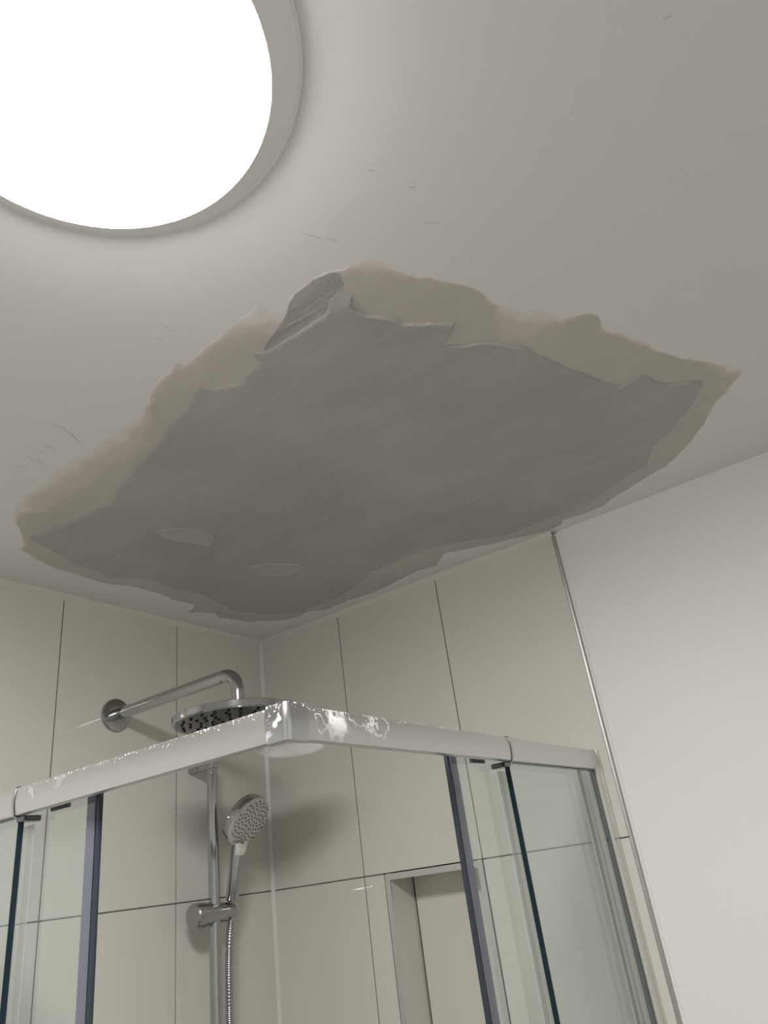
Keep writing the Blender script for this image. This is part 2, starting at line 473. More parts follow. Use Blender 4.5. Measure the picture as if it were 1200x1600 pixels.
# ================================================================== PLASTER PATCH ON THE CEILING
SKIM_OUTLINE = [
    (-0.8904, -1.0043, 0), (-0.8898, -1.0169, 2), (-0.8808, -1.0357, 2), (-0.8697, -1.0434, 2),
    (-0.8537, -1.046, 1), (-0.8181, -1.0619, 0), (-0.812, -1.0707, 0), (-0.791, -1.0828, 0),
    (-0.7603, -1.1027, 0), (-0.7439, -1.1062, 0), (-0.7171, -1.1108, 1), (-0.6888, -1.1251, 3),
    (-0.6704, -1.1386, 3), (-0.6496, -1.1545, 3), (-0.6251, -1.1657, 1), (-0.6186, -1.1811, 0),
    (-0.6115, -1.1953, 0), (-0.5999, -1.2006, 0), (-0.5827, -1.2011, 0), (-0.5673, -1.1974, 1),
    (-0.5391, -1.212, 1), (-0.5052, -1.2264, 1), (-0.4836, -1.2371, 1), (-0.4612, -1.2409, 0),
    (-0.4202, -1.2603, 0), (-0.3959, -1.2805, 0), (-0.3601, -1.302, 1), (-0.3346, -1.3171, 2),
    (-0.3156, -1.3297, 2), (-0.2994, -1.3219, 1), (-0.2796, -1.3055, 1), (-0.2603, -1.292, 1),
    (-0.243, -1.2703, 1), (-0.2065, -1.2502, 0), (-0.1711, -1.2241, 0), (-0.1319, -1.189, 0),
    (-0.098, -1.1495, 0), (-0.0808, -1.1052, 0), (-0.0592, -1.0569, 0), (-0.049, -1.0281, 0),
    (-0.0287, -0.9996, 0), (-0.0267, -0.95, 0), (-0.0357, -0.9124, 0), (-0.0168, -0.9014, 0),
    (-0.0123, -0.8621, 0), (-0.0431, -0.7859, 0), (-0.052, -0.7446, 0), (-0.0783, -0.6911, 0),
    (-0.0928, -0.6551, 0), (-0.0735, -0.6297, 0), (-0.0518, -0.6035, 0), (-0.0602, -0.5547, 0),
    (-0.0507, -0.5066, 0), (-0.0381, -0.4027, 0), (-0.047, -0.349, 0), (-0.044, -0.2676, 0),
    (-0.0719, -0.2387, 0), (-0.0611, -0.1992, 0), (-0.0803, -0.1554, 0), (-0.1377, -0.1033, 0),
    (-0.1762, -0.0915, 0), (-0.2074, -0.0861, 0), (-0.2306, -0.0796, 0), (-0.2507, -0.0948, 0),
    (-0.2839, -0.0805, 0), (-0.3078, -0.0643, 0), (-0.3169, -0.0937, 0), (-0.3348, -0.1113, 0),
    (-0.3766, -0.1078, 0), (-0.4131, -0.1152, 0), (-0.4613, -0.1205, 0), (-0.4999, -0.1192, 0),
    (-0.5537, -0.1023, 0), (-0.5949, -0.1012, 1), (-0.6378, -0.1049, 1), (-0.6725, -0.1062, 1),
    (-0.7114, -0.1164, 1), (-0.7313, -0.1268, 1), (-0.7673, -0.1433, 1), (-0.7742, -0.1622, 1),
    (-0.7989, -0.1999, 0), (-0.8244, -0.2295, 0), (-0.8394, -0.2494, 1), (-0.8571, -0.2761, 3),
    (-0.8753, -0.3203, 3), (-0.8748, -0.3635, 3), (-0.8745, -0.4053, 3), (-0.8749, -0.4581, 3),
    (-0.8752, -0.5086, 3), (-0.8767, -0.5637, 3), (-0.8747, -0.6118, 2), (-0.8778, -0.6354, 1),
    (-0.891, -0.6617, 1), (-0.9032, -0.6911, 1), (-0.9098, -0.7307, 1), (-0.9142, -0.749, 1),
    (-0.9042, -0.7519, 1), (-0.9069, -0.7804, 1), (-0.9103, -0.813, 1), (-0.9135, -0.8558, 2),
    (-0.9132, -0.8783, 3), (-0.9179, -0.8978, 3), (-0.9093, -0.8988, 3), (-0.8873, -0.9062, 3),
    (-0.8957, -0.9238, 1), (-0.901, -0.9394, 0), (-0.9026, -0.9583, 0), (-0.9052, -0.9707, 0),
    (-0.8994, -0.9894, 0),
]
REPAIR_OUTLINE = [
    (-0.8519, -0.9862), (-0.835, -0.9769), (-0.8121, -0.9818), (-0.806, -0.9866), (-0.7807, -1.0032),
    (-0.7669, -1.0076), (-0.7486, -1.03), (-0.7349, -1.0418), (-0.7246, -1.0525), (-0.7082, -1.0393),
    (-0.6972, -1.0221), (-0.6765, -1.0414), (-0.6647, -1.0626), (-0.6481, -1.0778), (-0.6084, -1.1024),
    (-0.5867, -1.1059), (-0.5563, -1.1163), (-0.5076, -1.1329), (-0.4664, -1.1489), (-0.4438, -1.1564),
    (-0.4205, -1.1707), (-0.4207, -1.1867), (-0.4254, -1.2005), (-0.4102, -1.2114), (-0.3869, -1.2172),
    (-0.3664, -1.2331), (-0.3522, -1.2539), (-0.3336, -1.2713), (-0.2972, -1.2558), (-0.2628, -1.2272),
    (-0.223, -1.1925), (-0.193, -1.1551), (-0.1626, -1.1344), (-0.1339, -1.1218), (-0.1241, -1.0874),
    (-0.0965, -1.0289), (-0.0748, -0.9953), (-0.0713, -0.9233), (-0.0727, -0.8435), (-0.0764, -0.7936),
    (-0.1194, -0.7208), (-0.1526, -0.6477), (-0.1552, -0.5917), (-0.1531, -0.5505), (-0.1508, -0.5017),
    (-0.1269, -0.4489), (-0.0927, -0.3625), (-0.093, -0.2854), (-0.097, -0.2133), (-0.139, -0.1793),
    (-0.2285, -0.1393), (-0.2758, -0.1525), (-0.3286, -0.162), (-0.3768, -0.1743), (-0.4374, -0.1627),
    (-0.4723, -0.1701), (-0.4983, -0.1736), (-0.5263, -0.1683), (-0.5777, -0.1359), (-0.6043, -0.1442),
    (-0.662, -0.1489), (-0.7087, -0.1701), (-0.7556, -0.1881), (-0.7847, -0.201), (-0.7765, -0.2357),
    (-0.7665, -0.2998), (-0.7582, -0.374), (-0.7546, -0.3949), (-0.7795, -0.4527), (-0.7969, -0.5204),
    (-0.8092, -0.5782), (-0.8311, -0.6304), (-0.8382, -0.6651), (-0.8512, -0.7036), (-0.858, -0.7319),
    (-0.845, -0.7414), (-0.8284, -0.7716), (-0.8359, -0.7878), (-0.841, -0.8219), (-0.8577, -0.8304),
    (-0.8486, -0.8494), (-0.8484, -0.8766), (-0.8492, -0.9112), (-0.8499, -0.9446), (-0.8636, -0.9631),
    (-0.8676, -0.9801),
]
STREAK_OUTLINE = [
    (-0.8889, -0.9974), (-0.8699, -0.9888), (-0.8676, -0.9801), (-0.8636, -0.9631), (-0.8499, -0.9446),
    (-0.8492, -0.9112), (-0.8484, -0.8766), (-0.8486, -0.8494), (-0.8549, -0.8447), (-0.8675, -0.8747),
    (-0.8825, -0.9081), (-0.8931, -0.925), (-0.8985, -0.9391), (-0.8996, -0.9571), (-0.9023, -0.9702),
    (-0.898, -0.9877),
]
HOLE_A = [
    (-0.6341, -0.3578), (-0.6267, -0.3807), (-0.5919, -0.4061), (-0.5609, -0.4146), (-0.5391, -0.408),
    (-0.5269, -0.3858), (-0.5258, -0.3702), (-0.5657, -0.358), (-0.6095, -0.3471),
]
HOLE_B = [
    (-0.3869, -0.3407), (-0.3817, -0.3654), (-0.3436, -0.3989), (-0.3108, -0.4201), (-0.294, -0.4161),
    (-0.2867, -0.3874), (-0.2893, -0.3635), (-0.3344, -0.3339), (-0.3663, -0.3312),
]

def resample(pts, step, jitter, seed):
    """closed outline -> Catmull-Rom points every `step`, roughened by noise; extra columns are interpolated"""
    P = [np.array(p, float) for p in pts]
    n = len(P); out = []
    for i in range(n):
        p0, p1, p2, p3 = P[i - 1], P[i], P[(i + 1) % n], P[(i + 2) % n]
        L = np.linalg.norm(p2[:2] - p1[:2]); k = max(1, int(round(L / step)))
        for j in range(k):
            t = j / k
            q = 0.5 * (2 * p1 + (p2 - p0) * t * 0.8 + (2 * p1 - 0) * 0)
            # blend of straight and smooth keeps corners crisp
            cr = 0.5 * ((2 * p1) + (-p0 + p2) * t + (2 * p0 - 5 * p1 + 4 * p2 - p3) * t * t + (-p0 + 3 * p1 - 3 * p2 + p3) * t ** 3)
            ln = p1 + (p2 - p1) * t
            q = 0.6 * cr + 0.4 * ln
            q[2:] = ln[2:]
            v = Vector((q[0] * 45, q[1] * 45, seed))
            w = Vector((q[0] * 160, q[1] * 160, seed + 9))
            q[0] += jitter * (mnoise.noise(v) + 0.5 * mnoise.noise(w))
            q[1] += jitter * (mnoise.noise(v + Vector((31, 7, 2))) + 0.5 * mnoise.noise(w + Vector((5, 17, 2))))
            out.append(q)
    return np.array(out)

def inside(poly, pts):
    x, y = pts[:, 0], pts[:, 1]; r = np.zeros(len(pts), bool)
    px, py = poly[:, 0], poly[:, 1]; qx, qy = np.roll(px, -1), np.roll(py, -1)
    for a, b_, c, d in zip(px, py, qx, qy):
        k = ((b_ > y) != (d > y))
        if abs(d - b_) > 1e-12:
            r ^= k & (x < (c - a) * (y - b_) / (d - b_) + a)
    return r

def edge_dist(poly, pts):
    best = np.full(len(pts), 9.0); idx = np.zeros(len(pts), int)
    A = poly[:, :2]; B = np.roll(A, -1, 0)
    for i in range(len(A)):
        d = B[i] - A[i]; L = max(1e-12, d @ d)
        t = np.clip(((pts - A[i]) @ d) / L, 0, 1)
        q = np.linalg.norm(pts - (A[i] + t[:, None] * d), axis=1)
        k = q < best; best[k] = q[k]; idx[k] = i
    return best, idx

def plate(name, poly, grid, zfun, mat, parent, top=CEIL - 0.0001, cover=None, seed=1):
    """thin plaster layer under the ceiling: triangulated face plus a skirt up to the ceiling"""
    rng = np.random.default_rng(seed)
    lo, hi = poly[:, :2].min(0), poly[:, :2].max(0)
    gx, gy = np.meshgrid(np.arange(lo[0], hi[0], grid), np.arange(lo[1], hi[1], grid))
    G = np.c_[gx.ravel(), gy.ravel()] + rng.uniform(-0.3, 0.3, (gx.size, 2)) * grid
    G = G[inside(poly, G)]
    d, _ = edge_dist(poly, G)
    G = G[d > grid * 0.45]
    # a ring of points just inside the outline keeps the rim crisp
    tn = np.roll(poly[:, :2], -1, 0) - np.roll(poly[:, :2], 1, 0)
    nr = np.c_[-tn[:, 1], tn[:, 0]]; nr /= np.maximum(1e-9, np.linalg.norm(nr, axis=1))[:, None]
    for sgn in (1, -1):
        ri = poly[:, :2] + nr * sgn * 0.0026
        dd, _ = edge_dist(poly, ri)
        G = np.r_[G, ri[inside(poly, ri) & (dd > 0.0022)]]
    n = len(poly)
    pts = [Vector((p[0], p[1])) for p in poly] + [Vector((p[0], p[1])) for p in G]
    vs, es, fs, ov, oe, of = delaunay_2d_cdt(pts, [(i, (i + 1) % n) for i in range(n)], [], 0, 1e-6)
    V = np.array([(v.x, v.y) for v in vs])
    cen = np.array([V[list(f)].mean(0) for f in fs])
    keep = inside(poly, cen)
    F = [list(f) for f, k in zip(fs, keep) if k]
    D, I_ = edge_dist(poly, V)
    Z = zfun(V, D, I_)
    bm = bmesh.new()
    bv = [bm.verts.new((x, y, CEIL - z)) for (x, y), z in zip(V, Z)]
    for f in F:
        try: bm.faces.new([bv[i] for i in f])
        except ValueError: pass
    bm.verts.ensure_lookup_table()
    be = [e_ for e_ in bm.edges if len(e_.link_faces) == 1]
    r = bmesh.ops.extrude_edge_only(bm, edges=be)
    for el in r['geom']:
        if isinstance(el, bmesh.types.BMVert): el.co.z = top
    loose = [v for v in bm.verts if not v.link_faces]
    for v in loose: bm.verts.remove(v)
    xy = np.array([(v.co.x, v.co.y) for v in bm.verts])
    o = mesh_obj(name, bm, mat, parent, smooth=True, angle=40)
    if cover is not None:
        D2, I2 = edge_dist(poly, xy)
        c = cover(D2, I2)
        at = o.data.attributes.new('cover', 'FLOAT', 'POINT')
        at.data.foreach_set('value', c.astype(np.float32))
    return o

def fbm(V, scale, seed, octaves=3):
    return np.array([sum(mnoise.noise(Vector((x * scale * 2 ** k, y * scale * 2 ** k, seed + k * 5))) / 2 ** k for k in range(octaves)) for x, y in V])

PC = Vector((-0.45, -0.60, CEIL))
patch = thing('plaster_patch', 'large irregular grey plaster repair patch on the white ceiling', 'plaster patch', PC)
sk = resample(SKIM_OUTLINE, 0.005, 0.0028, 1.0)
SOFT = np.array([0.0018, 0.007, 0.03, 0.062])
soft = np.interp(sk[:, 2], [0, 1, 2, 3], SOFT)
# third column: extra thickness of the plaster lip along the outline
rp = resample([p + ((0.0020,) if k < 29 else (0.0008,) if k < 60 else (0.0,)) for k, p in enumerate(REPAIR_OUTLINE)], 0.005, 0.0035, 5.0)
plate('skim_coat', sk, 0.010, lambda V, D, I_: 0.0003 + 0.0011 * np.clip(D / np.maximum(soft[I_], 0.004), 0, 1) + 0.0003 * fbm(V, 14, 2), 'skim', patch,
      cover=lambda D, I_: np.clip(D / soft[I_], 0, 1.3), seed=3)
LIP = lambda V: 0.0029 + 0.0012 * fbm(V, 11, 8, 2)
def rz(V, D, I_):
    full = LIP(V) + rp[I_, 2] * np.exp(-(D / 0.03) ** 2)
    edge = np.clip(D / 0.0025, 0, 1)
    ridge = 0.0004 * np.exp(-((D - 0.004) / 0.004) ** 2)
    und = 0.0007 * fbm(V, 7, 20) * np.clip(D / 0.06, 0, 1)
    return np.maximum(0.0017, 0.0019 + (full - 0.0019) * edge + ridge + und)
plate('repair_plaster', rp, 0.008, rz, 'repair', patch, seed=5)
st = resample([p + (0,) for p in STREAK_OUTLINE], 0.004, 0.0016, 9.0)
plate('scraped_plaster', st, 0.006, lambda V, D, I_: 0.0016 + 0.0003 * fbm(V * np.array([1.0, 0.35]), 60, 4) * np.clip(D / 0.01, 0, 1), 'streak', patch, seed=6)
for hp, sd in ((HOLE_A, 11), (HOLE_B, 13)):
    h = resample([p + (0,) for p in hp], 0.004, 0.0008, sd)
    plate('filled_hole', h, 0.006, lambda V, D, I_: 0.0050 - 0.0006 * np.clip(D / 0.0025, 0, 1), 'filled', patch, top=CEIL - 0.002, seed=sd)

SCUFFS = [
    (-0.9521, -0.5303, -0.9207, -0.521),
    (-0.9386, -0.5303, -0.8876, -0.5112),
    (-0.9303, -0.5296, -0.894, -0.5145),
    (-0.9356, -0.4756, -0.9057, -0.4662),
    (-0.9316, -0.4563, -0.9051, -0.4524),
    (-0.93, -0.4438, -0.9091, -0.4391),
    (-0.9282, -0.4733, -0.9056, -0.4757),
    (-0.9283, -0.4311, -0.9073, -0.4262),
    (-0.9198, -0.3825, -0.9076, -0.3859),
    (-0.9114, -0.3646, -0.9004, -0.3667),
    (-0.9238, -0.3964, -0.9085, -0.3978),
    (-0.9143, -0.4343, -0.8935, -0.4238),
    (-0.9747, -1.1036, -0.9677, -1.1072),
    (-0.9619, -1.0036, -0.9379, -1.0147),
    (-0.9392, -1.0158, -0.9234, -1.0254),
    (-0.8814, -1.1076, -0.87, -1.1253),
    (-0.931, -1.1242, -0.9236, -1.1257),
    (-0.8035, -1.1237, -0.8002, -1.1244),
    (-1.0705, -1.1984, -1.0683, -1.1995),
    (-0.9646, -0.7663, -0.9456, -0.7692),
    (-0.9735, -0.7893, -0.9499, -0.7897),
    (-0.9225, -1.3832, -0.9202, -1.3909),
]
bm = bmesh.new()
random.seed(21)
for (ax, ay, cx, cy) in SCUFFS:                # hairline scrapes in the old ceiling paint
    a_, c_ = Vector((ax, ay, 0)), Vector((cx, cy, 0))
    sd_ = (c_ - a_).cross(Vector((0, 0, 1))).normalized()
    n = 5; rows = []
    for k in range(n + 1):
        t = k / n
        p = a_.lerp(c_, t) + sd_ * random.uniform(-0.0012, 0.0012)
        w = 0.0001 + 0.00055 * math.sin(math.pi * t)
        rows.append([bm.verts.new((p.x + sd_.x * s * w, p.y + sd_.y * s * w, z)) for s, z in ((-1, CEIL - 0.0001), (0, CEIL - 0.0004), (1, CEIL - 0.0001))])
    for p, q in zip(rows, rows[1:]):
        bm.faces.new((p[0], p[1], q[1], q[0])); bm.faces.new((p[1], p[2], q[2], q[1]))
sc = mesh_obj('scuffs', bm, 'scuff', ceiling)
sc['kind'] = 'stuff'; sc['label'] = 'faint hairline scrapes in the ceiling paint'

# ================================================================== OVERHEAD SHOWER
FX = -0.449
sh = thing('overhead_shower', 'chrome overhead shower with a flat round head on a bent wall arm', 'shower head', (FX, 0.0, 2.160))
bm = lathe(bmesh.new(), (FX, -0.0003, 2.160), (0, -1, 0), [(0, 0.034), (0.004, 0.034), (0.0058, 0.033), (0.0068, 0.030), (0.0072, 0.015)], seg=64)
mesh_obj('wall_flange', bm, 'chrome_worn', sh, smooth=True)
bm = bmesh.new()
AR = 0.0122
ye, ze, rb = -0.364, 2.160, 0.036
pts = [(FX, -0.007, ze), (FX, -0.10, ze), (FX, -0.22, ze)]
for k in range(0, 13):
    a = math.radians(90 * k / 12)
    pts.append((FX, ye + rb - rb * math.sin(a), ze - rb + rb * math.cos(a)))
pts.append((FX, ye, 2.1005))
tube(bm, pts, AR, seg=40)
mesh_obj('arm', bm, 'chrome', sh, smooth=True)
mesh_obj('arm_nut', lathe(bmesh.new(), (FX, ye, 2.1005), (0, 0, -1), [(0, 0.0138), (0.013, 0.0138), (0.016, 0.0170), (0.0195, 0.0185)], seg=40), 'chrome', sh, smooth=True)
HB, HT, HR = 2.0665, 2.0815, 0.1185
bm = bmesh.new()
lathe(bm, (FX, ye, HT), (0, 0, -1), [(-0.002, 0.0), (-0.002, 0.02), (0.0, 0.06), (0.0005, HR - 0.004), (0.0025, HR), (HT - HB - 0.002, HR), (HT - HB, HR - 0.002), (HT - HB, HR - 0.0065)], seg=96, close=False)
head = mesh_obj('head', bm, 'chrome', sh, smooth=True, angle=30)
bm = lathe(bmesh.new(), (FX, ye, HB - 0.0002), (0, 0, -1), [(0, HR - 0.0065), (0, 0.0)], seg=96, close=False)
mesh_obj('spray_plate', bm, 'dark_chrome', head, smooth=True, offset=Vector((0, 0, 0)))
bm = bmesh.new()
random.seed(11)
for ring, (rr, n) in enumerate(((0.018, 6), (0.034, 10), (0.050, 14), (0.066, 18), (0.082, 22), (0.098, 26))):
    for k in range(n):
        a = 2 * math.pi * (k + 0.5 * (ring % 2)) / n + random.uniform(-0.05, 0.05)
        r_n = rr + random.uniform(-0.004, 0.004)
        lathe(bm, (FX + r_n * math.cos(a), ye + r_n * math.sin(a), HB), (0, 0, -1), [(-0.0005, 0.0030), (0.0020, 0.0027), (0.0026, 0.0018)], seg=8)
nz = mesh_obj('nozzles', bm, 'nozzle', head, smooth=True, offset=Vector((0, 0, 0)))
nz['kind'] = 'stuff'; nz['label'] = 'small black rubber spray nozzles'

# ================================================================== RISER RAIL, HAND SHOWER, HOSE
BX, BY = -0.2435, -0.0665
rr_ = thing('riser_rail', 'slim vertical chrome riser rail on the tiled wall with a sliding holder', 'shower rail', (BX, 0.0, 1.5))
mesh_obj('bar', tube(bmesh.new(), [(BX, BY, 1.06), (BX, BY, 2.049)], 0.0113, seg=40), 'chrome', rr_, smooth=True)
for z in (2.059, 1.10):
    bm = bmesh.new()
    box(bm, (BX - 0.0105, BY + 0.009, z - 0.011), (BX + 0.0105, -0.0003, z + 0.011), 0.0015, 2)
    br = mesh_obj('bracket', bm, 'chrome', rr_, smooth=True)
    bm = lathe(bmesh.new(), (BX, BY, z - 0.0125), (0, 0, 1), [(0, 0.0113), (0.0008, 0.0128), (0.024, 0.0128), (0.0255, 0.011), (0.0255, 0.0)], seg=40)
    mesh_obj('bracket_cap', bm, 'chrome', br, smooth=True, offset=Vector((0, 0, 0)))
SZ = 1.765
bm = lathe(bmesh.new(), (-0.268, BY + 0.005, SZ), (1, 0, 0), [(0, 0.0215), (0.012, 0.0213), (0.05, 0.0190), (0.072, 0.0165), (0.0765, 0.0150), (0.078, 0.012)], seg=48)
sl = mesh_obj('slider', bm, 'chrome_worn', rr_, smooth=True)
bm = lathe(bmesh.new(), (-0.296, BY + 0.005, SZ), (1, 0, 0), [(0, 0.0), (0.0, 0.0205), (0.0025, 0.0232), (0.018, 0.0238), (0.0272, 0.0228), (0.0275, 0.0215)], seg=48)
mesh_obj('slider_knob', bm, 'chrome_worn', sl, smooth=True, offset=Vector((0, 0, 0)))

HX = -0.2005
hb, ht = Vector((HX, BY - 0.006, 1.7845)), Vector((HX + 0.001, -0.0935, 1.878))
hd = (ht - hb).normalized()
hs = thing('hand_shower', 'round hand shower with a pale spray face in the sliding holder', 'hand shower', hb)
bm = lathe(bmesh.new(), hb, hd, [(-0.0025, 0.0085), (-0.0018, 0.0105), (0.0, 0.0120), (0.002, 0.0132), (0.05, 0.0136), (0.088, 0.0150), (0.100, 0.0150), (0.112, 0.0128)], seg=40)
mesh_obj('handle', bm, 'chrome', hs, smooth=True)
hn = Vector((0.10, -0.775, -0.63)).normalized()
hc = Vector((HX + 0.006, -0.125, 1.9285))
bm = lathe(bmesh.new(), hc, hn, [(-0.026, 0.0), (-0.0265, 0.030), (-0.0255, 0.048), (-0.022, 0.0535), (-0.014, 0.0560), (-0.003, 0.0565), (-0.0015, 0.0557)], seg=72, close=False)
hh = mesh_obj('spray_head', bm, 'chrome', hs, smooth=True)
bm = lathe(bmesh.new(), hc, hn, [(-0.0015, 0.0558), (0.0008, 0.0550), (0.0025, 0.0525), (0.0032, 0.043), (0.0036, 0.0)], seg=72, close=False)
mesh_obj('spray_face', bm, 'white_plastic', hh, smooth=True, offset=Vector((0, 0, 0)))
bm = bmesh.new()
hu, hv = frame_axes(hn)
for k in range(92):
    r_n = 0.0495 * math.sqrt((k + 0.6) / 92.0); a = k * 2.399963
    p = hc + hu * (r_n * math.cos(a)) + hv * (r_n * math.sin(a))
    lathe(bm, p, hn, [(0.0015, 0.0018), (0.0044, 0.0017), (0.0048, 0.0010)], seg=7)
n2 = mesh_obj('spray_nozzles', bm, 'grey_nozzle', hh, smooth=True, offset=Vector((0, 0, 0)))
n2['kind'] = 'stuff'; n2['label'] = 'tiny grey spray nozzles'
# pale selector collar at the root of the head
sd = (hn * 0.8 + hd * 0.15).normalized()
col_c = hb + hd * 0.097
bm = bmesh.new()
lathe(bm, col_c - hd * 0.010, hd, [(0, 0.0153), (0.001, 0.0158), (0.020, 0.0158), (0.022, 0.0150)], seg=40, close=False)
drop = [v for v in bm.verts if (v.co - col_c).dot(sd) < 0.002 - 0.5 * (v.co - col_c).dot(hd)]
bmesh.ops.delete(bm, geom=drop, context='VERTS')
mesh_obj('selector', bm, 'white_plastic', hs, smooth=True)
bm = bmesh.new()
side = hd.cross(sd).normalized(); fwd = side.cross(hd).normalized()
if fwd.dot(hn) < 0: fwd = -fwd
bl = col_c + fwd * 0.0145
ring = []
for (s_, h_, o_) in ((-0.004, -0.006, 0), (0.004, -0.006, 0), (0.0035, 0.018, 0.004), (-0.0035, 0.018, 0.004)):
    ring.append((bl + side * s_ + hd * h_ + fwd * o_, bl + side * s_ + hd * h_ + fwd * (o_ + 0.004)))
a = [bm.verts.new(p) for p, q in ring]; b2 = [bm.verts.new(q) for p, q in ring]
bm.faces.new(a); bm.faces.new(list(reversed(b2)))
for k in range(4): bm.faces.new((a[k], a[(k + 1) % 4], b2[(k + 1) % 4], b2[k]))
bmesh.ops.bevel(bm, geom=bm.edges[:], offset=0.001, segments=2, affect='EDGES')
mesh_obj('selector_lever', bm, 'white_plastic', hs, smooth=True)

# hose: ribbed metal spiral hanging straight down from the holder, then to an outlet in the wall
ho = thing('shower_hose', 'ribbed silver shower hose hanging down beside the riser rail', 'hose', (HX, BY, 1.74))
P = []
y_, z_ = BY - 0.004, 1.7475
ctrl = [(-0.2020, BY - 0.004, 1.7475), (-0.2075, BY - 0.002, 1.70), (-0.2090, -0.066, 1.60), (-0.2080, -0.066, 1.40), (-0.2050, -0.070, 1.15), (-0.195, -0.085, 0.95), (-0.165, -0.090, 0.86), (-0.125, -0.080, 0.93), (-0.115, -0.040, 1.00), (-0.115, -0.004, 1.02)]
ctrl = [Vector(c) for c in ctrl]
for i in range(len(ctrl) - 1):
    p0, p1, p2, p3 = ctrl[max(0, i - 1)], ctrl[i], ctrl[i + 1], ctrl[min(len(ctrl) - 1, i + 2)]
    n = max(2, int((p2 - p1).length / (0.0011 if i < 3 else 0.006)))
    for j in range(n):
        t = j / n
        P.append(0.5 * (2 * p1 + (p2 - p0) * t + (2 * p0 - 5 * p1 + 4 * p2 - p3) * t * t + (-p0 + 3 * p1 - 3 * p2 + p3) * t ** 3))
P.append(ctrl[-1])
RAD = [0.0080 if (i // 2) % 2 else 0.0073 for i in range(len(P))]
mesh_obj('hose_tube', tube(bmesh.new(), P, RAD, seg=16), 'hose', ho, smooth=True, angle=60)
mesh_obj('hose_outlet', lathe(bmesh.new(), (-0.115, -0.0003, 1.02), (0, -1, 0), [(0, 0.025), (0.005, 0.025), (0.006, 0.012), (0.03, 0.0115)], seg=32), 'chrome', ho, smooth=True)

# ================================================================== SHOWER ENCLOSURE
EX, EY = -0.862, -0.850        # outer faces of the two sides
Z0, Z1 = 1.910, 1.945          # underside and top of the rail
RD = 0.008                     # depth of the rail
JN = -0.379                    # where the fixed pane's rail ends
SPOTS_R = [((-0.787, -0.8535, 1.926), 0.021, 0, 0.95), ((-0.786, -0.8535, 1.941), 0.010, 0, 0.8), ((-0.708, -0.8535, 1.937), 0.0145, 0.0022, 0.75), ((-0.744, -0.8535, 1.946), 0.018, 0.0018, 0.6),
           ((-0.769, -0.8535, 1.911), 0.009, 0, 0.35), ((-0.812, -0.8535, 1.928), 0.010, 0.002, 0.5)]
SPOTS_L = [((-0.8655, -0.415, 1.936), 0.004, 0, 0.5), ((-0.8655, -0.475, 1.940), 0.010, 0, 0.25)]
M['rail_r'] = rail_mat('satin_rail_with_white_splashes', SPOTS_R, (0.66, 0.66, 0.65), 0.36, Z1, 0.03)
M['rail_l'] = rail_mat('satin_rail_with_white_grains', SPOTS_L, (0.66, 0.66, 0.65), 0.36, Z1, 0.045)
M['corner'] = rail_mat('scuffed_chrome_corner', [((-0.867, -0.834, 1.931), 0.007, 0, 0.6), ((-0.867, -0.829, 1.918), 0.004, 0, 0.3)], (0.58, 0.59, 0.61), 0.24, Z1, 0.02)

enc = thing('shower_enclosure', 'square corner shower enclosure of glass panels under satin metal rails', 'shower enclosure', (EX / 2, EY / 2, 0.04))
# rail cross-section: o = outwards, h = height; the outer face bulges
def rail_section(grow=0.0):
    s = [(-RD, Z0 - grow * 0.4), (-RD, Z1 + grow * 0.4)]
    n = 10
    s.append((-0.003, Z1 + grow))
    for k in range(n + 1):
        t = k / n
        s.append((0.0035 * math.sin(math.pi * (0.12 + 0.76 * t)) - 0.0008 + grow, Z1 - 0.0012 - (Z1 - Z0 - 0.0024) * t + grow * (1 - 2 * t)))
    s.append((-0.003, Z0 - grow))
    return s
def rail_x(x0, x1, grow=0.0):     # along the x side (outer face to -y)
    return sweep(bmesh.new(), rail_section(grow), [lambda o, h, x=x: (x, EY - o, h) for x in (x0, x1)])
def rail_y(y0, y1, grow=0.0):     # along the y side (outer face to -x)
    return sweep(bmesh.new(), rail_section(grow), [lambda o, h, y=y: (EX - o, y, h) for y in (y0, y1)])
CP = 0.026
mesh_obj('rail', rail_x(EX + CP, JN - 0.0030), 'rail_r', enc, smooth=True, angle=30)
mesh_obj('rail', rail_x(JN + 0.0023, -0.022), 'alu', enc, smooth=True, angle=30)
mesh_obj('rail', rail_y(EY + CP, JN - 0.0030), 'rail_l', enc, smooth=True, angle=30)
mesh_obj('rail', rail_y(JN + 0.0023, -0.022), 'alu', enc, smooth=True, angle=30)
for k, fn in enumerate((rail_x, rail_y)):
    cap = mesh_obj('rail_cap', fn(JN - 0.0022, JN + 0.0022, 0.0015), 'chrome', enc, smooth=True, angle=30)
    if k == 0: bmx = new_box((JN - 0.016, EY + 0.004, Z0 - 0.0075), (JN + 0.002, EY + 0.028, Z0 - 0.0006), 0.0012)
    else: bmx = new_box((EX + 0.004, JN - 0.016, Z0 - 0.0075), (EX + 0.028, JN + 0.002, Z0 - 0.0006), 0.0012)
    mesh_obj('glass_clip', bmx, 'dark_chrome', cap, offset=Vector((0, 0, 0)))
